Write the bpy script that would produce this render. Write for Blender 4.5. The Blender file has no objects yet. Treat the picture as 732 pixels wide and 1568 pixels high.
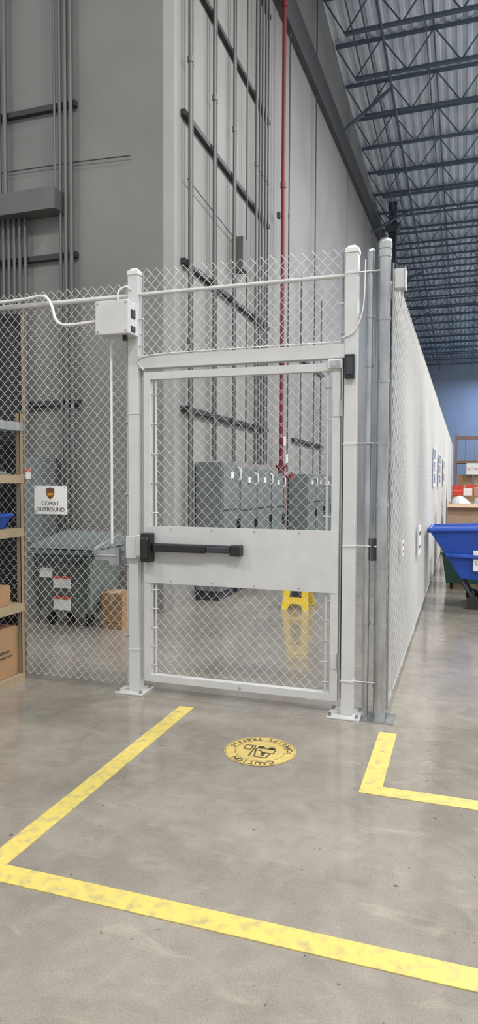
import bpy, math, random
from mathutils import Vector, Matrix
random.seed(7)
scn = bpy.context.scene
try:
    scn.view_settings.view_transform = 'Standard'
except Exception:
    pass

# ---------------------------------------------------------------- materials
def M(name, col, rough=.5, metal=0.0, col2=None, scale=4, bump=0.0, bscale=40, lo=.35, hi=.65, detail=6, stretch=None, emit=0):
    m = bpy.data.materials.new(name); m.use_nodes = True
    nt = m.node_tree; N = nt.nodes; L = nt.links
    b = N['Principled BSDF']
    b.inputs['Base Color'].default_value = (*col, 1)
    b.inputs['Roughness'].default_value = rough
    b.inputs['Metallic'].default_value = metal
    if emit:
        b.inputs['Emission Color'].default_value = (*col, 1)
        b.inputs['Emission Strength'].default_value = emit
    if col2 is None:
        col2 = tuple(c*.88 for c in col)
    tc = N.new('ShaderNodeTexCoord'); mp = N.new('ShaderNodeMapping')
    L.new(tc.outputs['Object'], mp.inputs['Vector'])
    if stretch: mp.inputs['Scale'].default_value = stretch
    n = N.new('ShaderNodeTexNoise'); n.inputs['Scale'].default_value = scale; n.inputs['Detail'].default_value = detail
    L.new(mp.outputs[0], n.inputs['Vector'])
    r = N.new('ShaderNodeValToRGB')
    r.color_ramp.elements[0].position = lo; r.color_ramp.elements[0].color = (*col2, 1)
    r.color_ramp.elements[1].position = hi; r.color_ramp.elements[1].color = (*col, 1)
    L.new(n.outputs['Fac'], r.inputs['Fac']); L.new(r.outputs['Color'], b.inputs['Base Color'])
    if bump:
        n2 = N.new('ShaderNodeTexNoise'); n2.inputs['Scale'].default_value = bscale; n2.inputs['Detail'].default_value = 4
        L.new(mp.outputs[0], n2.inputs['Vector'])
        bp = N.new('ShaderNodeBump'); bp.inputs['Strength'].default_value = bump; bp.inputs['Distance'].default_value = .01
        L.new(n2.outputs['Fac'], bp.inputs['Height']); L.new(bp.outputs[0], b.inputs['Normal'])
    return m

def floor_material():
    m = bpy.data.materials.new('polished_concrete'); m.use_nodes = True
    nt = m.node_tree; N = nt.nodes; L = nt.links; b = N['Principled BSDF']
    tc = N.new('ShaderNodeTexCoord')
    def noise(s, d, dist=0, st=None):
        mp = N.new('ShaderNodeMapping'); L.new(tc.outputs['Object'], mp.inputs['Vector'])
        if st: mp.inputs['Scale'].default_value = st
        n = N.new('ShaderNodeTexNoise'); n.inputs['Scale'].default_value = s
        n.inputs['Detail'].default_value = d; n.inputs['Distortion'].default_value = dist
        L.new(mp.outputs[0], n.inputs['Vector']); return n
    def ramp(n, a, ca, c, cc):
        r = N.new('ShaderNodeValToRGB'); r.color_ramp.elements[0].position = a; r.color_ramp.elements[0].color = ca
        r.color_ramp.elements[1].position = c; r.color_ramp.elements[1].color = cc
        L.new(n.outputs['Fac'], r.inputs['Fac']); return r
    big = ramp(noise(.8, 8, .6), .3, (.215, .194, .163, 1), .7, (.305, .280, .240, 1))
    mid = ramp(noise(7, 10, .8), .35, (.87, .87, .87, 1), .65, (1.06, 1.06, 1.06, 1))
    fine = ramp(noise(150, 3), .38, (.84, .84, .84, 1), .55, (1, 1, 1, 1))
    spot = ramp(noise(26, 2), .22, (.45, .43, .4, 1), .27, (1, 1, 1, 1))
    scr = ramp(noise(6.5, 9, 1.6, (.55, 1.6, 1)), .58, (1, 1, 1, 1), .70, (1.17, 1.16, 1.14, 1))
    prev = big
    for x in (mid, fine, spot, scr):
        mx = N.new('ShaderNodeMix'); mx.data_type = 'RGBA'; mx.blend_type = 'MULTIPLY'; mx.inputs['Factor'].default_value = 1
        L.new(prev.outputs[0] if prev is big else prev.outputs[2], mx.inputs[6]); L.new(x.outputs[0], mx.inputs[7]); prev = mx
    L.new(prev.outputs[2], b.inputs['Base Color'])
    rr = ramp(noise(2.5, 6, .5), .35, (.07, .07, .07, 1), .68, (.20, .20, .20, 1)); L.new(rr.outputs[0], b.inputs['Roughness'])
    b.inputs['IOR'].default_value = 1.85
    bn = noise(8, 3, 1.0, (1, 2.0, 1)); bp = N.new('ShaderNodeBump'); bp.inputs['Strength'].default_value = .35; bp.inputs['Distance'].default_value = .006
    L.new(bn.outputs['Fac'], bp.inputs['Height']); L.new(bp.outputs[0], b.inputs['Normal'])
    return m

MF = floor_material()
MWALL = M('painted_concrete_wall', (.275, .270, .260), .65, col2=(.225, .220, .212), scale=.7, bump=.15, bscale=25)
MWALLA = M('painted_concrete_wall_shaded', (.205, .202, .195), .65, col2=(.165, .163, .158), scale=.6, bump=.15, bscale=25)  # same concrete as MWALL, with this face's shade put into the colour
MJOINT = M('wall_joint_sealant', (.12, .118, .115), .8)
MFAR = M('far_wall_paint', (.34, .39, .49), .8, scale=.3)
MPAINT = M('grey_gate_paint', (.54, .54, .535), .34, col2=(.50, .50, .495), scale=8)
MWIRE = M('galvanised_wire', (.74, .74, .73), .4, .15, scale=30)
MGALV = M('galvanised_steel', (.50, .51, .52), .28, .85, col2=(.34, .35, .36), scale=14, stretch=(1, 1, .3))
MPIPE = M('conduit_grey', (.125, .125, .123), .5, .2)
MPIPE2 = M('conduit_grey_dark', (.08, .08, .08), .5, .2)
MSTRUT = M('strut_dark', (.04, .041, .044), .5, .3)
MLEDGE = M('ledger_grey', (.08, .08, .085), .6, .1)
MBLK = M('black_plastic', (.012, .012, .014), .4)
MDARK = M('dark_steel', (.05, .055, .065), .5, .4)
MCOL = M('column_steel', (.075, .09, .115), .6, .1)
MRED = M('fire_red', (.19, .02, .03), .5)
MWHITE = M('white_label', (.74, .74, .72), .6, col2=(.70, .70, .68))
MJ = M('joist_steel', (.10, .13, .17), .55, .2)
MDECK = M('roof_deck', (.74, .79, .86), .6, col2=(.62, .68, .76), scale=1.2)
def yellow_tape(name, c1=(.58, .47, .12), c2=(.36, .31, .15), clean=.36, scale=22):
    m = M(name, c1, .5, col2=c2, scale=scale, lo=clean-.10, hi=clean+.16, detail=15, bump=.1)
    return m
MYEL = yellow_tape('yellow_floor_tape', clean=.37)
MYSIGN = M('yellow_plastic', (.80, .56, .03), .4)
MCARD = M('cardboard', (.31, .18, .09), .75, col2=(.26, .155, .075), scale=6)
MCARD2 = M('cardboard_pale', (.43, .30, .20), .75, scale=6)
MBLUE = M('blue_plastic', (.010, .06, .36), .35)
MGREEN = M('green_grey_paint', (.13, .16, .15), .45, col2=(.105, .13, .12), scale=5)
MCAB = M('cabinet_grey', (.15, .175, .175), .45, col2=(.13, .15, .15))
MTAN = M('tan_shelf_steel', (.23, .18, .12), .5)
MBOARD = M('particle_board', (.31, .24, .15), .7, col2=(.24, .185, .115), scale=60)
MINK = M('black_ink', (.02, .018, .016), .6)
MBROWN = M('brown_print', (.16, .06, .02), .6)
MGOLD = M('gold_print', (.85, .45, .04), .6)
MREDP = M('red_print', (.6, .06, .04), .6)
MBLUEP = M('blue_print', (.05, .15, .5), .6)
MTARP = M('black_mesh_tarp', (.010, .011, .013), .6, bump=.5, bscale=6)
MRUB = M('rubber', (.02, .02, .02), .8)
MBAG = M('plastic_wrap', (.6, .62, .66), .3, bump=.6, bscale=14)
MCAP = M('post_cap_white', (.66, .66, .64), .4)

# ---------------------------------------------------------------- mesh builder
class MB:
    def __init__(s): s.v = []; s.f = []; s.fm = []; s.sm = []; s.mats = []
    def mi(s, m):
        if m not in s.mats: s.mats.append(m)
        return s.mats.index(m)
    def add(s, vs, fs, m, smooth=False):
        o = len(s.v); k = s.mi(m); s.v += [tuple(p) for p in vs]
        for f in fs: s.f.append([i+o for i in f]); s.fm.append(k); s.sm.append(smooth)
    def box(s, x0, x1, y0, y1, z0, z1, m):
        vs = [(x0,y0,z0),(x1,y0,z0),(x1,y1,z0),(x0,y1,z0),(x0,y0,z1),(x1,y0,z1),(x1,y1,z1),(x0,y1,z1)]
        s.add(vs, [(0,3,2,1),(4,5,6,7),(0,1,5,4),(1,2,6,5),(2,3,7,6),(3,0,4,7)], m)
    def hexa(s, bot, top, m):
        s.add(list(bot)+list(top), [(0,3,2,1),(4,5,6,7),(0,1,5,4),(1,2,6,5),(2,3,7,6),(3,0,4,7)], m)
    def prism(s, pts, vec, m):
        n = len(pts); vec = Vector(vec); a = [Vector(p) for p in pts]; b = [p+vec for p in a]
        s.add(a+b, [tuple(range(n))[::-1], tuple(range(n, 2*n))]+[(i, (i+1) % n, n+(i+1) % n, n+i) for i in range(n)], m)
    def tube(s, pts, r, m, n=8, smooth=True, rs=None):
        P = [Vector(p) for p in pts]; u = None; rings = []
        for i, p in enumerate(P):
            if i == 0: t = P[1]-P[0]
            elif i == len(P)-1: t = P[-1]-P[-2]
            else: t = (P[i+1]-p).normalized()+(p-P[i-1]).normalized()
            t.normalize()
            if u is None: u = Vector((1, 0, 0)) if abs(t.x) < .8 else Vector((0, 0, 1))
            u = (u-t*u.dot(t)).normalized(); w = t.cross(u)
            rr = rs[i] if rs else r
            rings.append([p+(u*math.cos(2*math.pi*k/n+math.pi/n)+w*math.sin(2*math.pi*k/n+math.pi/n))*rr for k in range(n)])
        vs = [q for R in rings for q in R]; fs = []
        for i in range(len(P)-1):
            for k in range(n): fs.append((i*n+k, i*n+(k+1) % n, (i+1)*n+(k+1) % n, (i+1)*n+k))
        s.add(vs, fs, m, smooth)
        s.add(rings[0], [tuple(range(n))[::-1]], m); s.add(rings[-1], [tuple(range(n))], m)
    def dome(s, c, r, h, m, n=16):
        c = Vector(c); self_p = [c, c+Vector((0,0,h*.45)), c+Vector((0,0,h*.8)), c+Vector((0,0,h))]
        s.tube(self_p, r, m, n, True, [r, r*.93, r*.62, r*.15])
    def build(s, name, bevel=0, seg=2):
        xs = [p[0] for p in s.v]; ys = [p[1] for p in s.v]; zs = [p[2] for p in s.v]
        o = Vector(((min(xs)+max(xs))/2, (min(ys)+max(ys))/2, min(zs)))
        me = bpy.data.meshes.new(name)
        me.from_pydata([(p[0]-o.x, p[1]-o.y, p[2]-o.z) for p in s.v], [], s.f)
        for m in s.mats: me.materials.append(m)
        me.polygons.foreach_set('material_index', s.fm); me.polygons.foreach_set('use_smooth', s.sm)
        me.update()
        ob = bpy.data.objects.new(name, me); ob.location = o; scn.collection.objects.link(ob)
        if bevel:
            md = ob.modifiers.new('bevel', 'BEVEL'); md.width = bevel; md.segments = seg; md.limit_method = 'ANGLE'; md.angle_limit = math.radians(50)
        return ob

def text(body, size, mat, parent, loc, rot, name, align='CENTER', bold=0.0):
    cu = bpy.data.curves.new(name, 'FONT'); cu.body = body; cu.size = size; cu.align_x = align; cu.align_y = 'CENTER'
    cu.extrude = .0004; cu.offset = bold
    cu.materials.append(mat)
    ob = bpy.data.objects.new(name, cu); scn.collection.objects.link(ob)
    ob.location = loc; ob.rotation_euler = rot
    if parent:
        ob.parent = parent; ob.matrix_parent_inverse = Matrix.Translation(-parent.location)
    return ob
FRONT = (math.pi/2, 0, 0)          # faces -Y
SIDE = (math.pi/2, 0, math.pi/2)   # faces +X

def chain(mb, p0, d, width, z0, z1, m=None, w=.034, r=.0017, wob=0.0, seed=0, h=.036):
    """woven diamond mesh: zigzag wires hooked on each other"""
    m = m or MWIRE
    d = Vector(d).normalized(); nrm = Vector((-d.y, d.x, 0)); p0 = Vector(p0)
    nw = max(1, round(width/w)); w = width/nw
    nk = max(2, int(round((z1-z0)/h))); h = (z1-z0)/nk
    vs = []; fs = []
    for i in range(nw):
        base = len(vs)
        for k in range(nk+1):
            sgn = 1 if (k+i) % 2 == 0 else -1
            cx = (i+.5)*w + sgn*w/2
            off = sgn*r*.9
            if wob:
                env = math.sin(math.pi*min(1, max(0, k/nk)))
                off += wob*env*(math.sin(cx*.9+seed)+.6*math.sin(cx*2.3+k*.05))
            c = p0+d*cx+nrm*off; c.z = z0+k*h
            vs += [c+d*r*1.25, c+nrm*r, c-d*r*1.25, c-nrm*r]
            if k:
                a = base+(k-1)*4; b = a+4
                for q in range(4): fs.append((a+q, a+(q+1) % 4, b+(q+1) % 4, b+q))
    mb.add(vs, fs, m, True)

GY = 4.24
# ---------------------------------------------------------------- shell
def wx(y): return -3.17-.012*(y-6.82)
def cz(y): return 12.85-.04*(y-5)
b = MB(); b.box(-14, 16, -8, 54, -.2, 0, MF); b.build('floor')
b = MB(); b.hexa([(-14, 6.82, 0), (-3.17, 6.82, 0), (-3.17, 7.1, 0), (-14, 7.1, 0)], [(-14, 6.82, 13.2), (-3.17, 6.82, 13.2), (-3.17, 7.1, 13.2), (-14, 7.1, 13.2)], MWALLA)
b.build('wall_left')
b = MB(); b.hexa([(wx(6.825)-.4, 6.825, 0), (wx(6.825), 6.825, 0), (wx(53.6), 53.6, 0), (wx(53.6)-.4, 53.6, 0)],
                 [(wx(6.825)-.4, 6.825, 13.2), (wx(6.825), 6.825, 13.2), (wx(53.6), 53.6, 13.2), (wx(53.6)-.4, 53.6, 13.2)], MWALL)
b.build('wall_side')
b = MB()
for y in (12.0, 19.5, 27, 34.5, 42): b.box(wx(y)-.01, wx(y)+.006, y, y+.03, 0, 12.6, MJOINT)
b.build('trim_1')
b = MB(); b.box(-4.2, 16, 53.6, 53.9, 0, 11.4, MFAR); b.build('wall_back')
# corrugated deck, ribs along Y
b = MB(); prof = []
x = -14
while x < 16:
    prof += [(x, .04), (x+.09, .04), (x+.12, -.04), (x+.21, -.04)]; x += .25
vs = []; n = len(prof)
for yy in (-8, 53.9):
    vs += [(px, yy, cz(yy)+pz) for px, pz in prof]
b.add(vs, [(i, i+n, i+n+1, i+1) for i in range(n-1)], MDECK)
b.build('ceiling')

# open web joists
jb = MB(); y = -6.0
while y < 53:
    zt = cz(y)-.12; zb = zt-.85; x0 = -3.05 if y > 6.5 else -13; x1 = 12
    if y > 6.5: x0 = wx(y)+.05
    jb.box(x0, x1, y-.05, y+.05, zt-.03, zt+.03, MJ)
    jb.box(x0+.5, x1, y-.05, y+.05, zb-.03, zb+.03, MJ)
    xx = x0+.5; up = False; jb.tube([(x0, y, zt), (xx, y, zb)], .022, MJ, 4, False)
    while xx < min(x1, 4) - .01:
        nx = xx+.62
        jb.tube([(xx, y, zt if up else zb), (nx, y, zb if up else zt)], .02, MJ, 4, False)
        xx = nx; up = not up
    y += 1.65
for xb in (-2.55, -1.0, .35):
    jb.tube([(xb, 7.3, cz(7.3)-.99), (xb, 53, cz(53)-.99)], .02, MJ, 4, False)
    jb.tube([(xb+.1, 7.3, cz(7.3)-.14), (xb+.1, 53, cz(53)-.14)], .02, MJ, 4, False)
jb.tube([(-3.25, 18.4, 10.85), (-2.0, 18.7, 11.95)], .05, MJ, 6, False)
jb.tube([(-3.25, 11.8, 11.1), (-2.0, 12.1, 12.2)], .05, MJ, 6, False)
for yy in (25, 31.6, 38.2):
    jb.tube([(wx(yy), yy, cz(yy)-1.6), (-2.0, yy, cz(yy)-.95)], .05, MJ, 6, False)
jb.build('roof_joists')
# sprinkler main hung under joists
b = MB(); b.tube([(-1.9, 7.3, cz(7.3)-1.12), (-1.9, 53, cz(53)-1.12)], .03, MJ, 8)
b.build('sprinkler_main_pipe')
# diagonal dark ledger on side wall
b = MB(); 
def lp(y, z, o): return (wx(y)+o, y, z)
b.hexa([lp(7.2, 9.25, 0.005), lp(7.2, 9.25, .12), lp(29, 11.05, .12), lp(29, 11.05, 0.005)], [lp(7.2, 9.95, 0.005), lp(7.2, 9.95, .12), lp(29, 11.6, .12), lp(29, 11.6, 0.005)], MLEDGE)
b.build('sloped_steel_ledger')
# steel column
b = MB(); CXc, CYc = -2.72, 26.0
for a in (-.14, .12): b.box(CXc+a, CXc+a+.02, CYc-.15, CYc+.15, 0, cz(CYc)-.15, MCOL)
b.box(CXc-.12, CXc+.12, CYc-.01, CYc+.01, 0, cz(CYc)-.15, MCOL)
b.hexa([(CXc-.16, CYc-.2, cz(CYc)-1.3), (CXc+.16, CYc-.2, cz(CYc)-1.3), (CXc+.16, CYc+.2, cz(CYc)-1.3), (CXc-.16, CYc+.2, cz(CYc)-1.3)],
       [(CXc-.3, CYc-.2, cz(CYc)-1.0), (CXc+.3, CYc-.2, cz(CYc)-1.0), (CXc+.3, CYc+.2, cz(CYc)-1.0), (CXc-.3, CYc+.2, cz(CYc)-1.0)], MCOL)
b.box(CXc-.25, CXc+.25, CYc-.25, CYc+.25, 0, .03, MCOL)
b.build('steel_column')

# ---------------------------------------------------------------- conduits on side wall
b = MB()
STR = [2.34, 4.04, 5.72, 7.4, 9.1]
for z in STR:
    b.hexa([(wx(7.3), 7.3, z-.03), (wx(7.3)+.06, 7.3, z-.03), (wx(11)+.06, 11, z-.03), (wx(11), 11, z-.03)],
           [(wx(7.3), 7.3, z+.03), (wx(7.3)+.06, 7.3, z+.03), (wx(11)+.06, 11, z+.03), (wx(11), 11, z+.03)], MSTRUT)
for z in (2.3, 3.98):
    b.hexa([(wx(12.9), 12.9, z-.03), (wx(12.9)+.06, 12.9, z-.03), (wx(16)+.06, 16, z-.03), (wx(16), 16, z-.03)],
           [(wx(12.9), 12.9, z+.03), (wx(12.9)+.06, 12.9, z+.03), (wx(16)+.06, 16, z+.03), (wx(16), 16, z+.03)], MSTRUT)
for yy, r, zb in [(7.38, .024, .4), (7.45, .013, .4), (8.2, .022, 1.75), (8.27, .014, 1.75), (9.0, .02, 1.75), (9.07, .012, 1.75), (9.6, .012, 1.75),
                  (10.08, .022, 1.75), (10.25, .014, 1.75), (10.42, .02, 1.75), (10.6, .02, 1.75), (10.75, .014, 1.75), (12.2, .013, 1.65), (13.3, .018, 1.65), (14.6, .014, 1.65), (15.4, .018, 1.65)]:
    zt = 12.3 if yy < 12.5 or yy == 14.6 else 5.6
    b.tube([(wx(yy)+.09, yy, zb), (wx(yy)+.09, yy, zt)], r, MPIPE if r > .016 else MPIPE2, 8)
    for z in (3.1, 6.3, 9.5):
        if z < zt: b.tube([(wx(yy)+.09, yy, z), (wx(yy)+.09, yy, z+.07)], r*1.35, MPIPE, 8)
b.box(wx(9.3)+.01, wx(9.3)+.16, 9.2, 9.45, 4.5, 4.95, MPIPE)
b.tube([(wx(7.4)+.05, 7.4, 5.0), (wx(9.3)+.05, 9.3, 4.9)], .006, MSTRUT, 5)
b.build('electrical_conduit_bank')
# on left wall
b = MB(); Y = 6.81
for z, xa, xb in [(5.72, -5.6, -4.22), (4.05, -5.6, -4.22), (7.4, -5.6, -4.22), (2.38, -4.95, -4.2)]:
    b.box(xa, xb, Y-.06, Y, z-.03, z+.03, MSTRUT)
b.box(-5.6, -4.38, Y-.24, Y-.005, 4.52, 4.74, MPIPE); b.box(-5.6, -4.37, Y-.25, Y-.24, 4.51, 4.75, MPIPE)
for xx, r, za, zb_ in [(-4.47, .014, 4.74, 12.4), (-4.40, .018, 1.0, 12.4), (-4.33, .024, .4, 12.4), (-4.26, .024, .4, 12.4), (-5.22, .026, 4.74, 12.4), (-5.14, .026, 4.74, 12.4)]:
    b.tube([(xx, Y-.09, za), (xx, Y-.09, zb_)], r, MPIPE, 8)
for i in range(8):
    xx = -5.4+i*.075; b.tube([(xx, Y-.09, 1.75), (xx, Y-.09, 4.52)], .02, MPIPE, 8)
b.tube([(-4.25, Y-.03, 5.08), (-3.55, Y-.03, 5.05)], .006, MSTRUT, 5)
b.tube([(-5.6, Y-.03, 5.1), (-4.25, Y-.03, 5.08)], .006, MSTRUT, 5)
b.build('electrical_conduit_bank')

# fire riser
b = MB(); y = 11.4; xx = wx(y)+.18
b.tube([(xx, y, 1.7), (xx, y, 12.2)], .034, MRED, 12)
for z in (3.5, 6.5, 9.5): b.tube([(xx, y, z), (xx, y, z+.1)], .048, MRED, 12)
b.tube([(xx, y, 1.0), (xx, y, 1.75)], .06, MRED, 12)
for z in (1.0, 1.4, 1.72): b.tube([(xx, y, z), (xx, y, z+.05)], .095, MRED, 14)
b.tube([(xx, y, .0), (xx, y, 1.0)], .05, MRED, 12)
b.tube([(xx, y, 1.56), (xx+.18, y-.02, 1.56)], .025, MRED, 8); b.tube([(xx+.18, y-.02, 1.56), (xx+.2, y-.02, 1.56)], .08, MRED, 14)
b.box(xx+.07, xx+.09, y-.14, y-.04, 2.1, 2.25, MWHITE); b.box(xx+.1, xx+.12, y-.1, y, 1.8, 1.95, MWHITE)
b.box(xx-.10, xx-.05, y-.04, y+.04, 6, 6.1, MDARK)
b.build('fire_sprinkler_riser')

# cabinets
def cabinet(y0, y1, z0, z1, dep=.3):
    b = MB(); xa = wx(y0)+.02; xf = wx(y0)+dep
    b.box(xa, xf, y0, y1, z0, z1, MCAB)
    b.box(xf, xf+.015, y0+.03, y1-.03, z0+.04, z1-.04, MCAB)
    b.box(xf+.015, xf+.022, y0+.03, y1-.03, (z0+z1)/2+.2, (z0+z1)/2+.215, MDARK)
    b.box(xf+.015, xf+.03, (y0+y1)/2-.05, (y0+y1)/2+.05, z1-.2, z1-.12, MWHITE)
    b.tube([(xf+.02, y1-.09, z1-.22), (xf+.06, y1-.09, z1-.2), (xf+.06, y1-.09, z1-.08), (xf+.02, y1-.09, z1-.06)], .012, MWHITE, 6)
    b.box(xf+.015, xf+.05, y1-.10, y1-.07, (z0+z1)/2-.08, (z0+z1)/2+.08, MBLK)
    for i in range(5): b.box(xf+.015, xf+.02, y0+.1, y1-.16, z0+.12+i*.035, z0+.135+i*.035, MDARK)
    if z0 < .3:
        b.box(xa, xf-.04, y0+.03, y1-.03, 0, z0, MDARK)
    b.build('electrical_cabinet', .008)
for y0, y1, z0, z1, d in [(7.75, 8.4, .12, 1.72, .36), (8.45, 9.2, .12, 1.66, .36), (9.25, 10.0, .12, 1.66, .36), (10.05, 10.8, .12, 1.62, .36), (12.6, 13.4, .12, 1.62, .38), (13.45, 14.3, .12, 1.62, .38), (14.35, 15.2, .12, 1.6, .38)]:
    cabinet(y0, y1, z0, z1, d)
b = MB(); b.box(-4.86, -4.5, 6.5, 6.8, .75, 1.75, MCAB); b.box(-4.84, -4.52, 6.485, 6.5, .78, 1.72, MCAB)
b.box(-4.78, -4.66, 6.478, 6.486, 1.5, 1.62, MWHITE); b.box(-4.78, -4.66, 6.476, 6.479, 1.58, 1.62, MREDP); b.box(-4.57, -4.545, 6.45, 6.486, 1.15, 1.3, MBLK)
b.tube([(-4.7, 6.66, 0), (-4.7, 6.66, .75)], .03, MPIPE, 8)
b.build('electrical_cabinet', .008)

# rolling waste container
b = MB()
b.hexa([(-4.12, 5.9, .14), (-3.54, 5.9, .14), (-3.54, 6.4, .14), (-4.12, 6.4, .14)], [(-4.2, 5.82, .76), (-3.47, 5.82, .76), (-3.47, 6.45, .76), (-4.2, 6.45, .76)], MGREEN)
b.box(-4.23, -3.44, 5.79, 6.48, .74, .79, MGREEN)
b.hexa([(-4.22, 5.8, .8), (-3.45, 5.8, .8), (-3.45, 6.47, .8), (-4.22, 6.47, .8)], [(-4.2, 5.84, .83), (-3.47, 5.84, .83), (-3.47, 6.44, .94), (-4.2, 6.44, .94)], MCAB)
b.box(-4.19, -4.15, 5.80, 5.84, .2, .74, MGREEN); b.box(-3.53, -3.49, 5.80, 5.84, .2, .74, MGREEN)
b.box(-4.1, -3.95, 5.83, 5.84, .5, .6, MWHITE)
b.box(-3.94, -3.74, 5.83, 5.845, .40, .52, MWHITE); b.box(-3.94, -3.74, 5.825, 5.846, .50, .52, MREDP)
b.box(-3.96, -3.76, 5.86, 5.875, .17, .31, MWHITE); b.box(-3.96, -3.76, 5.855, 5.876, .285, .31, MREDP)
b.box(-4.05, -3.6, 5.74, 5.77, .66, .69, MDARK); b.box(-4.05, -4.02, 5.74, 5.82, .66, .69, MDARK); b.box(-3.63, -3.6, 5.74, 5.82, .66, .69, MDARK)
for xx in (-4.05, -3.6):
    for yy in (5.97, 6.33):
        b.tube([(xx-.02, yy, .06), (xx+.02, yy, .06)], .06, MRUB, 12); b.box(xx-.03, xx+.03, yy-.03, yy+.03, .06, .145, MDARK)
b.build('waste_container', .006)

def carton(name, x0, x1, y0, y1, z0, z1, m=MCARD, open_=False):
    b = MB()
    if not open_:
        b.box(x0, x1, y0, y1, z0, z1, m)
        xm = (x0+x1)/2; b.box(xm-.025, xm+.025, y0-.001, y1+.001, z1-.08, z1+.001, MCARD2)
        b.box(x0+.05, x1-.05, y0-.0015, y0, z0+.06, z0+.063, MINK)
    else:
        t = .012
        b.box(x0, x1, y0, y0+t, z0, z1, m); b.box(x0, x1, y1-t, y1, z0, z1, m); b.box(x0, x0+t, y0+t, y1-t, z0, z1, m); b.box(x1-t, x1, y0+t, y1-t, z0, z1, m); b.box(x0, x1, y0, y1, z0, z0+t, m)
        b.hexa([(x0, y0, z1), (x1, y0, z1), (x1, y0+t, z1), (x0, y0+t, z1)], [(x0, y0-.1, z1-.06), (x1, y0-.1, z1-.06), (x1, y0-.1, z1-.05), (x0, y0-.1, z1-.05)], m)
    return b.build(name, .004)
carton('cardboard_box', -3.45, -3.22, 5.95, 6.2, 0, .36)

# ---------------------------------------------------------------- gate frame
def sqpost(b, xc, yc, w, h):
    b.box(xc-w/2, xc+w/2, yc-w/2, yc+w/2, .012, h-.05, MPAINT)
    b.box(xc-w/2-.004, xc+w/2+.004, yc-w/2-.004, yc+w/2+.004, h-.05, h-.02, MCAP)
    b.hexa([(xc-w/2, yc-w/2, h-.02), (xc+w/2, yc-w/2, h-.02), (xc+w/2, yc+w/2, h-.02), (xc-w/2, yc+w/2, h-.02)],
           [(xc-w/4, yc-w/4, h), (xc+w/4, yc-w/4, h), (xc+w/4, yc+w/4, h), (xc-w/4, yc+w/4, h)], MCAP)
b = MB()
sqpost(b, -2.183, GY, .078, 2.95); sqpost(b, -.683, GY, .078, 2.95)
b.box(-2.144, -.722, GY-.035, GY+.035, 2.262, 2.35, MPAINT)
for xc in (-2.183, -.683):
    b.box(xc-.12, xc+.09, GY-.1, GY+.1, 0, .012, MPAINT)
    for sx in (-.1, .07):
        for sy in (-.075, .075): b.tube([(xc+sx, GY+sy, .01), (xc+sx, GY+sy, .03)], .012, MGALV, 6)
for z in (.3, .95, 1.95, 2.5):
    b.box(-2.225, -2.141, GY-.042, GY+.042, z, z+.012, MPAINT)
for z in (.22, 1.08, 1.72, 2.77):
    b.box(-.725, -.641, GY-.043, GY+.043, z, z+.016, MPAINT)
b.box(-2.144, -2.128, GY+.012, GY+.035, .1, 2.262, MPAINT); b.box(-.738, -.722, GY+.012, GY+.035, .1, 2.262, MDARK)  # right strip coloured dark to stand in for the shaded gap
b.build('gate_frame', .003)

# transom mesh above gate
b = MB(); chain(b, (-2.13, GY, 0), (1, 0, 0), 1.39, 2.36, 2.945)
b.tube([(-2.144, GY-.012, 2.77), (-.722, GY-.012, 2.77)], .013, MPAINT, 10)
for xx in (-2.125, -.742):
    b.tube([(xx, GY, 2.355), (xx, GY, 2.92)], .007, MGALV, 6)
for z in (2.42, 2.6, 2.77):
    b.tube([(-2.144, GY-.02, z), (-2.11, GY-.02, z)], .006, MPAINT, 6); b.tube([(-.722, GY-.02, z), (-.76, GY-.02, z)], .006, MPAINT, 6)
b.build('chain_link_transom')

# gate leaf
LX0, LX1, LZ0, LZ1 = -2.106, -.746, .09, 2.235; fw = .05
b = MB(); ya, yb = GY-.03, GY+.02
b.box(LX0, LX0+fw, ya, yb, LZ0, LZ1, MPAINT); b.box(LX1-fw, LX1, ya, yb, LZ0, LZ1, MPAINT)
b.box(LX0+fw, LX1-fw, ya, yb, LZ1-fw, LZ1, MPAINT); b.box(LX0+fw, LX1-fw, ya, yb, LZ0, LZ0+fw, MPAINT)
b.box(LX0+.004, LX1-.004, ya-.006, ya-.001, .785, 1.182, MPAINT)          # push panel
for z in (.785, 1.182):
    zz = z+.02 if z < 1 else z-.05
    b.box(LX0+fw, LX1-fw, ya+.005, yb-.005, zz, zz+.03, MPAINT)
for (za, zb) in ((LZ0+fw, .80), (1.17, LZ1-fw)):
    chain(b, (LX0+fw+.03, GY+.0, 0), (1, 0, 0), LX1-LX0-2*fw-.06, za+.012, zb-.004)
    for xx in (LX0+fw+.032, LX1-fw-.032):
        b.tube([(xx, GY-.008, za), (xx, GY-.008, zb)], .008, MPAINT, 8)
        n = 5
        for i in range(n):
            z = za+(i+.5)*(zb-za)/n; s = -1 if xx < -1.5 else 1
            b.tube([(xx-.02*s, GY-.014, z), (xx+.035*s, GY-.014, z)], .005, MGALV, 6)
for xx in (-1.9, -1.6, -1.3, -1.0):
    for z in (1.182, .785): b.tube([(xx, ya-.007, z-.02 if z > 1 else z+.02), (xx, ya-.011, z-.02 if z > 1 else z+.02)], .005, MGALV, 8)
b.box(-.82, -.735, ya-.02, ya, 2.2, 2.255, MCAP); b.box(-.81, -.745, ya-.03, ya-.02, 2.21, 2.245, MGALV)
for z in (.3, 1.9):
    b.tube([(-.738, ya-.008, z), (-.738, ya-.008, z+.1)], .011, MGALV, 8); b.box(-.79, -.735, ya-.006, ya-.001, z, z+.1, MPAINT)
b.tube([(-1.4, ya-.001, LZ0+.02), (-1.4, ya-.006, LZ0+.02)], .008, MGALV, 8)
b.build('gate_leaf', .002)

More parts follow.
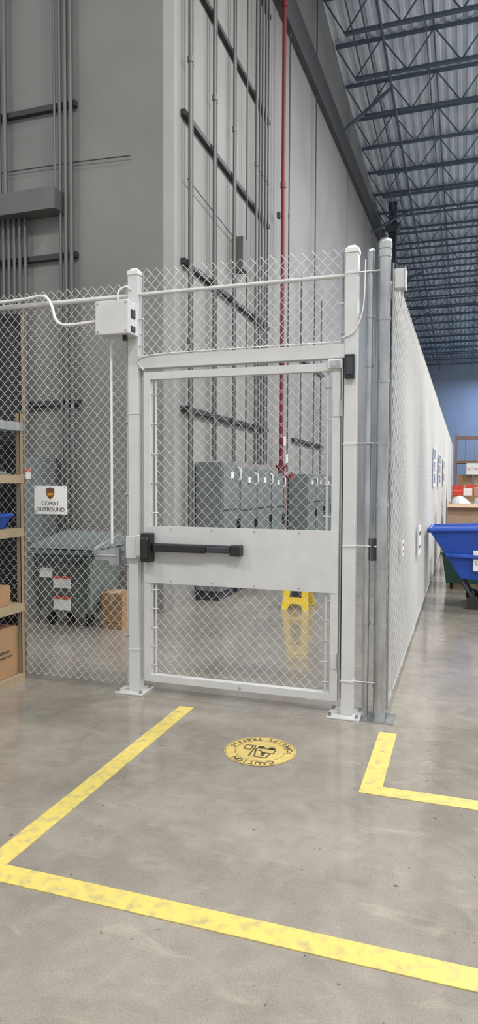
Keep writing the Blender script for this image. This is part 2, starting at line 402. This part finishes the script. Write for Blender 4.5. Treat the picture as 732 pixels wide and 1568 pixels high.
# panic bar
b = MB(); yp = GY-.038
b.box(-2.095, -2.02, yp-.075, yp, .935, 1.135, MBLK)
b.hexa([(-2.085, yp-.1, .965), (-2.03, yp-.1, .965), (-2.03, yp-.07, .95), (-2.085, yp-.07, .95)], [(-2.085, yp-.1, 1.1), (-2.03, yp-.1, 1.1), (-2.03, yp-.07, 1.12), (-2.085, yp-.07, 1.12)], MBLK)
b.box(-2.02, -1.38, yp-.05, yp, 1.015, 1.065, MBLK)
b.box(-2.0, -1.62, yp-.075, yp-.05, 1.012, 1.062, MBLK)
b.box(-1.62, -1.45, yp-.066, yp-.05, 1.018, 1.058, MDARK)
b.box(-1.45, -1.375, yp-.07, yp, 1.0, 1.072, MBLK)
b.build('panic_exit_bar', .008, 3)
b = MB(); b.box(-2.225, -2.146, GY-.075, GY-.046, .955, 1.11, MPAINT); b.box(-2.14, -2.105, GY-.085, GY-.045, .975, 1.12, MPAINT)
b.box(-2.17, -2.11, GY-.07, GY-.05, .96, 1.11, MGALV)
b.build('gate_strike_box', .004)

# junction box + conduits
b = MB(); b.box(-2.375, -2.135, GY-.19, GY-.05, 2.475, 2.69, MPAINT); b.box(-2.38, -2.13, GY-.205, GY-.19, 2.47, 2.695, MPAINT)
b.box(-2.165, -2.128, GY-.16, GY-.1, 2.58, 2.64, MBLK); b.box(-2.165, -2.128, GY-.16, GY-.1, 2.49, 2.53, MBLK)
for z in (2.49, 2.675):
    for xx in (-2.36, -2.15): b.tube([(xx, GY-.205, z), (xx, GY-.209, z)], .007, MGALV, 8)
b.tube([(-2.2, GY-.12, 2.44), (-2.2, GY-.12, 2.475)], .018, MBLK, 8)
b.build('junction_box', .006)
def smoothpath(pts, n=5):
    P = [Vector(p) for p in pts]; out = []
    for i in range(len(P)-1):
        p0 = P[max(i-1, 0)]; p1 = P[i]; p2 = P[i+1]; p3 = P[min(i+2, len(P)-1)]
        for k in range(n):
            t = k/n; out.append(.5*((2*p1)+(p2-p0)*t+(2*p0-5*p1+4*p2-p3)*t*t+(3*p1-p0-3*p2+p3)*t**3))
    out.append(P[-1]); return out
b = MB()
pts = [(-2.381, GY-.12, 2.585), (-2.6, GY-.12, 2.575), (-2.7, GY-.11, 2.585), (-2.76, GY-.1, 2.63), (-2.79, GY-.09, 2.71), (-2.84, GY-.08, 2.785), (-2.92, GY-.06, 2.81), (-3.1, GY-.05, 2.80), (-3.9, GY-.05, 2.78)]
b.tube(smoothpath(pts), .011, MCAP, 8)
b.tube([(-2.34, GY-.06, 2.473), (-2.34, GY-.06, 1.05)], .009, MCAP, 8)
b.build('flexible_conduit')
b = MB()
b.tube(smoothpath([(-2.25, GY-.12, 2.696), (-2.26, GY-.1, 2.78), (-2.22, GY-.06, 2.82), (-2.2, GY-.045, 2.8)]), .006, MCAP, 6)
b.build('box_cable')
b = MB(); b.box(-.715, -.655, GY-.075, GY-.04, 2.13, 2.275, MBLK); b.box(-.705, -.665, GY-.08, GY-.075, 2.15, 2.255, MDARK)
b.build('access_reader', .008, 3)
b = MB(); b.tube(smoothpath([(-.745, GY-.045, 2.38), (-.66, GY-.05, 2.42), (-.61, GY-.045, 2.55), (-.6, GY-.04, 2.75), (-.6, GY-.03, 2.85)]), .0045, MCAP, 6)
b.tube(smoothpath([(-2.1, GY-.045, 2.25), (-2.11, GY-.042, 2.34), (-1.6, GY-.04, 2.358), (-.75, GY-.04, 2.36)]), .004, MCAP, 6)
b.build('reader_cable')

# ---------------------------------------------------------------- round posts at the corner
def rpost(name, x, y, r, h, plate=True):
    b = MB(); b.tube([(x, y, .012), (x, y, h-.05)], r, MGALV, 20)
    b.tube([(x, y, h-.06), (x, y, h-.02)], r*1.12, MGALV, 20); b.dome((x, y, h-.02), r*1.1, .03, MGALV)
    if plate: b.box(x-.10, x+.1, y-.09, y+.09, 0, .012, MGALV)
    for z in [i*.38+.2 for i in range(8)]:
        if z < h-.1: b.tube([(x, y, z), (x, y, z+.022)], r*1.1, MGALV, 20)
    return b
b = rpost('a', -.486, GY, .037, 2.97)
xx = -.572
b.tube([(xx, GY, .012), (xx, GY, 2.9)], .021, MGALV, 16); b.dome((xx, GY, 2.9), .024, .03, MGALV)
for z in (.22, 1.08, 1.72, 2.77):
    b.tube([(-.640, GY-.02, z+.01), (-.51, GY-.02, z+.01)], .007, MGALV, 8)
for z in (2.5, 2.2, .6): b.tube([(xx, GY, z), (xx, GY, z+.02)], .026, MGALV, 14)
b.box(-.545, -.525, GY-.03, GY+.01, 1.0, 1.14, MDARK)
b.build('corner_fence_post')

# side fence
b = MB(); L = 23.5
MW2 = M('galvanised_wire_side', (.76, .76, .75), .42, .05, scale=30)
chain(b, (-.445, GY+.045, 0), (0, 1, 0), L, .05, 2.84, m=MW2, w=.050, r=.0018, wob=.012, h=.040)
b.tube([(-.485, GY+.045, 2.76), (-.485, GY+L, 2.76)], .02, MGALV, 8)
k = 3.0
while k < L+.1:
    b.tube([(-.49, GY+k, 0), (-.49, GY+k, 2.86)], .03, MGALV, 12); b.dome((-.49, GY+k, 2.86), .033, .04, MGALV); k += 3.0
b.tube([(-.44, GY+.05, .05), (-.44, GY+.05, 2.84)], .006, MGALV, 6)
b.build('chain_link_fence_side')
b = MB(); b.box(-.435, -.375, GY+.07, GY+.16, 2.69, 2.81, MPAINT); b.box(-.375, -.367, GY+.065, GY+.165, 2.685, 2.815, MPAINT)
b.tube([(-.39, GY+.12, 2.69), (-.39, GY+.12, 2.6), (-.43, GY+.12, 2.5)], .008, MPAINT, 8)
b.build('fence_sensor_box', .005)

# left fence
b = MB(); chain(b, (-4.6, GY, 0), (1, 0, 0), 2.35, .04, 2.86, wob=.006, seed=2)
b.tube([(-4.6, GY-.01, 2.765), (-2.226, GY-.01, 2.765)], .018, MPAINT, 10)
b.tube([(-2.245, GY, .05), (-2.245, GY, 2.84)], .007, MPAINT, 8)
b.tube([(-3.13, GY+.03, 0), (-3.13, GY+.03, 2.78)], .013, MTAN, 10)
for z in (.4, .9, 1.4, 1.9, 2.4): b.tube([(-2.26, GY-.01, z), (-2.226, GY-.01, z)], .009, MGALV, 6)
b.box(-2.48, -2.3, GY-.05, GY-.02, .93, 1.0, MGALV); b.box(-2.36, -2.28, GY-.065, GY-.03, .9, 1.02, MGALV); b.tube([(-2.46, GY-.06, .965), (-2.3, GY-.06, .965)], .01, MGALV, 8)
b.build('chain_link_fence_left')
b = MB()
nx = 26
for i in range(nx):
    xa = -4.6+i*(1.44/nx); xb_ = xa+1.44/nx
    ya_ = GY+.07+.018*math.sin(i*1.3); yb_ = GY+.07+.018*math.sin((i+1)*1.3)
    b.add([(xa, ya_, .03), (xb_, yb_, .03), (xb_, yb_, 2.74), (xa, ya_, 2.74)], [(0, 1, 2, 3)], MTARP, True)
b.build('black_mesh_tarp')

# ---------------------------------------------------------------- signs
b = MB(); b.box(-3.004, -2.73, GY-.022, GY-.016, 1.245, 1.452, MWHITE)
cx, cz_ = -2.867, 1.398; yq = GY-.0225
sh = [(-.034, .034), (0, .042), (.034, .034), (.034, -.008), (.02, -.032), (0, -.044), (-.02, -.032), (-.034, -.008)]
b.prism([(cx+p[0], yq, cz_+p[1]) for p in sh][::-1], (0, -.0012, 0), MBROWN)
for xx in (-2.99, -2.745):
    for z in (1.26, 1.438): b.tube([(xx, GY-.022, z), (xx, GY-.025, z)], .004, MGALV, 6)
sg = b.build('outbound_sign')
text('ups', .036, MGOLD, sg, (cx, yq-.002, cz_-.004), FRONT, 'logo_text', bold=.0005)
text('COMAT', .042, MINK, sg, (cx, yq-.001, 1.322), FRONT, 'text_line_1')
text('OUTBOUND', .042, MINK, sg, (cx, yq-.001, 1.278), FRONT, 'text_line_2')
def side_sign(y0, y1, z0, z1, rows, mat=MBLUEP):
    b = MB(); b.box(-.426, -.42, y0, y1, z0, z1, MWHITE); o = b.build('fence_sign')
    for i, t in enumerate(rows):
        text(t, (y1-y0)/max(4, len(t))*1.3, mat, o, (-.4185, (y0+y1)/2, z1-(i+.6)*(z1-z0)/(len(rows)+.2)), SIDE, 'text_line_%d' % (i+1), bold=.001)
side_sign(9.9, 10.5, 1.42, 1.98, ['STOP', 'PPE', 'AREA'])
side_sign(12.2, 12.8, 1.42, 1.98, ['DOCK', 'SAFE', 'ZONE'])
side_sign(14.6, 15.2, 1.42, 1.98, ['EXIT', 'ONLY'])
side_sign(5.02, 5.10, .95, 1.06, ['KEEP', 'OUT'], MREDP)
side_sign(6.9, 7.15, .75, 1.05, ['NOTICE', 'LOCK GATE'], MINK)

# ---------------------------------------------------------------- shelf unit at left
b = MB(); SX0, SX1, SY0, SY1 = -3.62, -3.08, 2.95, 4.19
for xx in (SX0, SX1-.035):
    for yy in (SY0, SY1-.035):
        b.box(xx, xx+.035, yy, yy+.004, 0, 1.98, MTAN); b.box(xx+(.031 if xx > -3.3 else 0), xx+(.035 if xx > -3.3 else .004), yy, yy+.035, 0, 1.98, MTAN)
for z in (.06, .585, 1.14, 1.53, 1.91):
    m = MGALV if z > 1.8 else MBOARD
    b.box(SX0, SX1, SY0, SY0+.02, z-.055, z, m); b.box(SX0, SX1, SY1-.02, SY1, z-.055, z, m)
    b.box(SX1-.02, SX1+.003, SY0, SY1, z-.06, z+.002, m); b.box(SX0, SX0+.02, SY0, SY1, z-.055, z, m)
    b.box(SX0+.02, SX1-.02, SY0+.02, SY1-.02, z-.016, z, MBOARD)
b.build('storage_shelf')
c1 = carton('cardboard_box', -3.5, -3.11, 3.55, 4.15, .062, .42)
text('AIRPORT', .03, MINK, c1, (-3.108, 3.99, .25), SIDE, 'print_line_1'); text('FORWARD PARTS', .022, MINK, c1, (-3.108, 3.99, .215), SIDE, 'print_line_2')
carton('cardboard_box', -3.45, -3.11, 3.6, 4.07, .587, .73)
b = MB(); b.hexa([(-3.40, 3.55, 1.142), (-3.14, 3.55, 1.142), (-3.14, 4.05, 1.142), (-3.40, 4.05, 1.142)], [(-3.43, 3.52, 1.24), (-3.10, 3.52, 1.24), (-3.10, 4.09, 1.24), (-3.43, 4.09, 1.24)], MBLUE)
b.box(-3.44, -3.09, 3.51, 4.10, 1.232, 1.25, MBLUE); b.build('blue_storage_bin', .004)
b = MB()
for i in range(3): b.box(-3.42+.01*i, -3.10-.01*i, 3.6, 4.07-.03*i, 1.532+.012*i, 1.542+.012*i, [MPIPE, MGALV, MDARK][i])
b.build('paper_stack')

# ---------------------------------------------------------------- floor marks
def flat(name, rects, z=.003, m=MYEL):
    b = MB()
    for (x0, x1, y0, y1) in rects: b.box(x0, x1, y0, y1, .0005, z, m)
    return b.build(name)
flat('floor_tape', [(-1.762, -1.662, 2.05, 4.04)])
flat('floor_tape', [(-1.80, 1.6, 2.03, 2.13)], .0036)
flat('floor_tape', [(-.455, -.352, 3.285, 4.01), (-.455, 1.6, 3.19, 3.285)])

CX, CY, R = -1.046, 3.51, .20
b = MB(); n = 48
MDEC = yellow_tape('yellow_decal', (.54, .41, .13), (.38, .31, .14), .36)
b.add([(CX+R*math.cos(2*math.pi*i/n), CY+R*math.sin(2*math.pi*i/n), .0025) for i in range(n)], [tuple(range(n))], MDEC)
MFADE = M('faded_black_print', (.045, .04, .03), .6, col2=(.14, .11, .05), scale=30, lo=.3, hi=.5)
def ring(r0, r1, z, m):
    vs = []; fs = []
    for i in range(n):
        a = 2*math.pi*i/n; vs += [(CX+r0*math.cos(a), CY+r0*math.sin(a), z), (CX+r1*math.cos(a), CY+r1*math.sin(a), z)]
        j = (i+1) % n; fs.append((2*i, 2*i+1, 2*j+1, 2*j))
    b.add(vs, fs, m)
ring(.191, .194, .003, MFADE); ring(.137, .140, .003, MFADE)
def dp(pts, m=MFADE, z=.0032):      # local (u right, v up) with reader on the far side
    b.prism([(CX-u, CY-v, z) for u, v in pts], (0, 0, .0004), m)
def dl(p, q, w=.004):               # stroke
    d = Vector((q[0]-p[0], q[1]-p[1])); L_ = d.length; nx_, ny_ = -d.y/L_*w, d.x/L_*w
    dp([(p[0]+nx_, p[1]+ny_), (p[0]-nx_, p[1]-ny_), (q[0]-nx_, q[1]-ny_), (q[0]+nx_, q[1]+ny_)])
body = [(-.08, -.035), (.02, -.035), (.03, .0), (.0, .0), (-.02, .02), (-.08, .02)]
for i in range(len(body)): dl(body[i], body[(i+1) % len(body)])
for p, q in [((-.065, .02), (-.055, .085)), ((-.055, .085), (.01, .085)), ((.01, .085), (.025, 0)), ((.04, -.055), (.04, .09)), ((.04, -.055), (.10, -.055)), ((.055, -.045), (.055, .0)), ((.055, 0), (.095, 0)), ((.095, 0), (.095, -.045))]: dl(p, q)
for cxx in (-.055, .005): dp([(cxx+.02*math.cos(t*math.pi/6), -.045+.02*math.sin(t*math.pi/6)) for t in range(12)])
dp([(-.028+.011*math.cos(t*math.pi/5), .055+.011*math.sin(t*math.pi/5)) for t in range(10)]); dp([(-.04, .02), (-.012, .02), (-.018, .044), (-.036, .044)])
dec = b.build('forklift_caution_floor_decal')
def arc(s, rad, size, top):
    step = size*.74/rad; n_ = len(s)
    for i, ch in enumerate(s):
        if ch == ' ': continue
        a = (i-(n_-1)/2)*step
        if top: u, v, rz = rad*math.sin(a), rad*math.cos(a), -a
        else: u, v, rz = rad*math.sin(a), -rad*math.cos(a), a
        text(ch, size, MFADE, dec, (CX-u, CY-v, .0035), (0, 0, rz+math.pi), 'letter_%d' % i, bold=.0008)
arc('CAUTION', .165, .048, True); arc('FORKLIFT TRAFFIC', .165, .044, False)

# small debris
b = MB()
for i in range(26):
    a = random.uniform(-1.6, .2); c = random.uniform(.9, 3.9); s = random.uniform(.0012, .003)
    b.hexa([(a-s, c-s, 0), (a+s, c-s*.6, 0), (a+s*.8, c+s, 0), (a-s, c+s*.7, 0)], [(a-s*.5, c-s*.5, s), (a+s*.5, c-s*.3, s), (a+s*.4, c+s*.5, s), (a-s*.4, c+s*.5, s)], MDARK if i % 4 else MCAP)
b.build('floor_debris')

# wet floor sign
b = MB(); cx, cy = -1.83, 7.68
for s in (-1, 1):
    def q(u, h): return (cx+u, cy+s*(.17-.16*h/.62), h)
    P = [q(-.16, 0), q(-.09, 0), q(-.07, .07), q(.07, .07), q(.09, 0), q(.16, 0), q(.11, .6), q(-.11, .6)]
    b.prism(P if s < 0 else P[::-1], (0, s*.012, 0), MYSIGN)
    b.prism([(p[0], p[1]+s*.013, p[2]) for p in ([q(-.07, .15), q(.07, .15), q(.05, .42), q(-.05, .42)])], (0, s*.002, 0), MINK)
b.box(cx-.09, cx+.09, cy-.02, cy+.02, .59, .64, MYSIGN)
b.build('wet_floor_sign', .003)

# ---------------------------------------------------------------- right side goods
b = MB(); y0, y1 = 8.15, 9.0
top = [(-.38, y0, .92), (1.05, y0, .98), (1.05, y1, .98), (-.38, y1, .92)]
bot = [(-.02, y0+.08, .36), (.85, y0+.08, .30), (.85, y1-.08, .30), (-.02, y1-.08, .36)]
b.hexa(bot, top, MBLUE)
for p, q_ in [(0, 1), (1, 2), (2, 3), (3, 0)]: b.tube([top[p], top[q_]], .028, MBLUE, 8)
b.box(.11, .4, y0+.02, y0+.035, .46, .7, MWHITE)
b.hexa([(-.2, y0-.005, .62), (.9, y0-.005, .58), (.9, y0+.05, .56), (-.17, y0+.05, .6)], [(-.2, y0+.0, .66), (.9, y0+.0, .62), (.9, y0+.05, .62), (-.2, y0+.05, .66)], MBLUE)
for yy in (y0+.12, y1-.15):
    b.tube([(-.02, yy, .34), (.12, yy, .12), (.8, yy, .12), (.9, yy, .3)], .022, MDARK, 8)
    b.tube([(.12, yy-.03, .08), (.12, yy+.03, .08)], .08, MRUB, 16); b.tube([(.5, yy-.03, .15), (.5, yy+.03, .15)], .15, MRUB, 18)
b.tube([(.12, y0+.12, .12), (.12, y1-.15, .12)], .02, MDARK, 8); b.tube([(.5, y0+.12, .15), (.5, y1-.15, .15)], .02, MDARK, 8)
o = b.build('tilt_truck_bin', .008)
text('CAUTION', .045, MINK, o, (.23, y0+.018, .55), FRONT, 'label_text')

b = MB(); b.hexa([(-.22, 9.75, .08), (.35, 9.75, .08), (.35, 10.3, .08), (-.22, 10.3, .08)], [(-.28, 9.7, .5), (.42, 9.7, .5), (.42, 10.36, .5), (-.28, 10.36, .5)], M('dark_green_plastic', (.02, .07, .05), .5))
b.box(-.3, .44, 9.68, 10.38, .48, .52, b.mats[0])
for xx in (-.15, .28):
    for yy in (9.82, 10.22): b.tube([(xx-.02, yy, .045), (xx+.02, yy, .045)], .045, MRUB, 12)
b.build('green_tote', .006)
b = MB(); gx0, gx1, gy0, gy1 = -.25, .9, 11.0, 12.1
for i in range(4): b.box(gx0+i*.33, gx0+i*.33+.1, gy0, gy1, 0, .11, MBOARD)
for i in range(6): b.box(gx0, gx1, gy0+i*.19, gy0+i*.19+.12, .11, .135, MBOARD)
b.build('wooden_pallet')
carton('bulk_cardboard_box', gx0, gx1, gy0, gy1, .136, 1.15, MCARD2, True)
b = MB()
for i in range(9):
    px = gx0+.2+(i % 3)*.36; py = gy0+.22+(i//3)*.33; r = .17
    b.tube([(px, py, .85), (px+.02, py, .98), (px, py+.02, 1.1), (px-.02, py, 1.2), (px, py, 1.25)], r, MBAG, 9, True, [r*.6, r, r, r*.7, r*.15])
b.build('plastic_wrap_bundle')
carton('bulk_cardboard_box', -.25, .9, 14.2, 15.3, 0, 1.2, MCARD)
b = MB()
for i in range(5):
    b.box(-.22+i*.2, -.05+i*.2, 14.3, 14.9, 1.205, 1.30+.04*(i % 3), [MREDP, MWHITE, MCARD2, MREDP, MWHITE][i])
b.build('stacked_cartons', .004)
MRK = M('rack_paint', (.20, .13, .12), .5)
b = MB()
for xx in (-.3, 2.4):
    for yy in (24, 25):
        b.box(xx-.03, xx+.03, yy-.03, yy+.03, 0, 3.1, MRK)
    for k in range(5): b.tube([(xx, 24, .1+k*.6), (xx, 25, .1+k*.6+.55)], .015, MRK, 4, False)
for z in (1.2, 2.1, 2.95):
    for yy in (24, 25): b.box(-.3, 2.4, yy-.025, yy+.025, z, z+.06, MRK)
for z in (1.22, 2.12): b.box(-.25, 2.35, 24.03, 24.97, z+.05, z+.08, MBOARD)
for xx in (.0, .3, .6, .9, 1.6): b.tube([(xx, 24, 2.19), (xx, 24, 2.95)], .012, MRK, 4, False)
b.build('pallet_rack')
carton('cardboard_box', -.2, .25, 24.1, 24.8, 1.305, 1.72); carton('cardboard_box', .3, .8, 24.1, 24.8, 1.305, 1.9, MCARD2)
carton('cardboard_box', -.15, .5, 24.1, 24.8, 0, .9, MCARD2)
b = MB(); b.box(.05, .75, 23.9, 23.94, 1.72, 2.1, MWHITE)
for xx in (.1, .7): b.tube([(xx, 23.92, 2.1), (xx, 23.96, 2.13)], .008, MGALV, 6)
sg = b.build('aisle_sign')
text('OUTBOUND', .13, MREDP, sg, (.4, 23.895, 1.9), FRONT, 'text_line_1')
carton('cardboard_box', -.3, .5, 18.0, 18.9, 0, 1.1, MCARD)
carton('cardboard_box', -.3, .3, 18.1, 18.7, 1.102, 1.4, MREDP)

# ---------------------------------------------------------------- lighting
MLED = M('led_lens', (1, 1, 1), .4, emit=2)
def bay(x, y, power, col, up=0):
    z = cz(y)-1.9
    b = MB(); b.box(x-.35, x+.35, y-.7, y+.7, z, z+.08, MWHITE); b.box(x-.32, x+.32, y-.66, y+.66, z-.006, z, MLED)
    for s in (-.6, .6): b.tube([(x, y+s, z+.08), (x, y+s, cz(y)-.1)], .008, MGALV, 5)
    o = b.build('high_bay_light')
    def lamp(p, sx, sy, zz, rx, c):
        l = bpy.data.lights.new('high_bay_lamp', 'AREA'); l.shape = 'RECTANGLE'; l.size = sx; l.size_y = sy; l.energy = p; l.color = c
        lo = bpy.data.objects.new('lamp', l); scn.collection.objects.link(lo); lo.location = (x, y, zz); lo.rotation_euler = (rx, 0, 0); lo.parent = o; lo.matrix_parent_inverse = Matrix.Translation(-o.location)
    lamp(power, .7, 1.4, z-.03, 0, col)
    if up: lamp(up, .6, 1.3, z+.1, math.pi, (.76, .86, 1))  # extra uplight, added to brighten the roof deck with a blue tint
W = (1, .975, .945); Bc = (.62, .78, 1)
for y in (-4, 3, 10, 17): bay(3.6, y, 690, W, 100 if y > 5 else 0); bay(10, y, 520, W)
for y in (25, 34, 43): bay(3.6, y, 520, Bc, 75)
bay(2.2, 50, 420, (.45, .66, 1), 20)  # unseen fixture added to throw a blue glow on the far wall
bay(-7, -3, 380, W); bay(-1.7, -4, 400, W)
w = bpy.data.worlds.new('warehouse_ambient'); scn.world = w; w.use_nodes = True
w.node_tree.nodes['Background'].inputs[0].default_value = (.95, .98, 1, 1); w.node_tree.nodes['Background'].inputs[1].default_value = .78

# ---------------------------------------------------------------- camera
cam = bpy.data.cameras.new('camera'); co = bpy.data.objects.new('camera', cam); scn.collection.objects.link(co)
cam.sensor_fit = 'VERTICAL'; cam.sensor_height = 24; cam.lens = 24*1030/1568; cam.clip_end = 200
R3 = Matrix.Rotation(math.radians(18.52), 4, 'Z') @ Matrix.Rotation(math.radians(90-2.72), 4, 'X') @ Matrix.Rotation(math.radians(.25), 4, 'Z')
co.matrix_world = Matrix.Translation((0, 0, 1.5)) @ R3
scn.camera = co
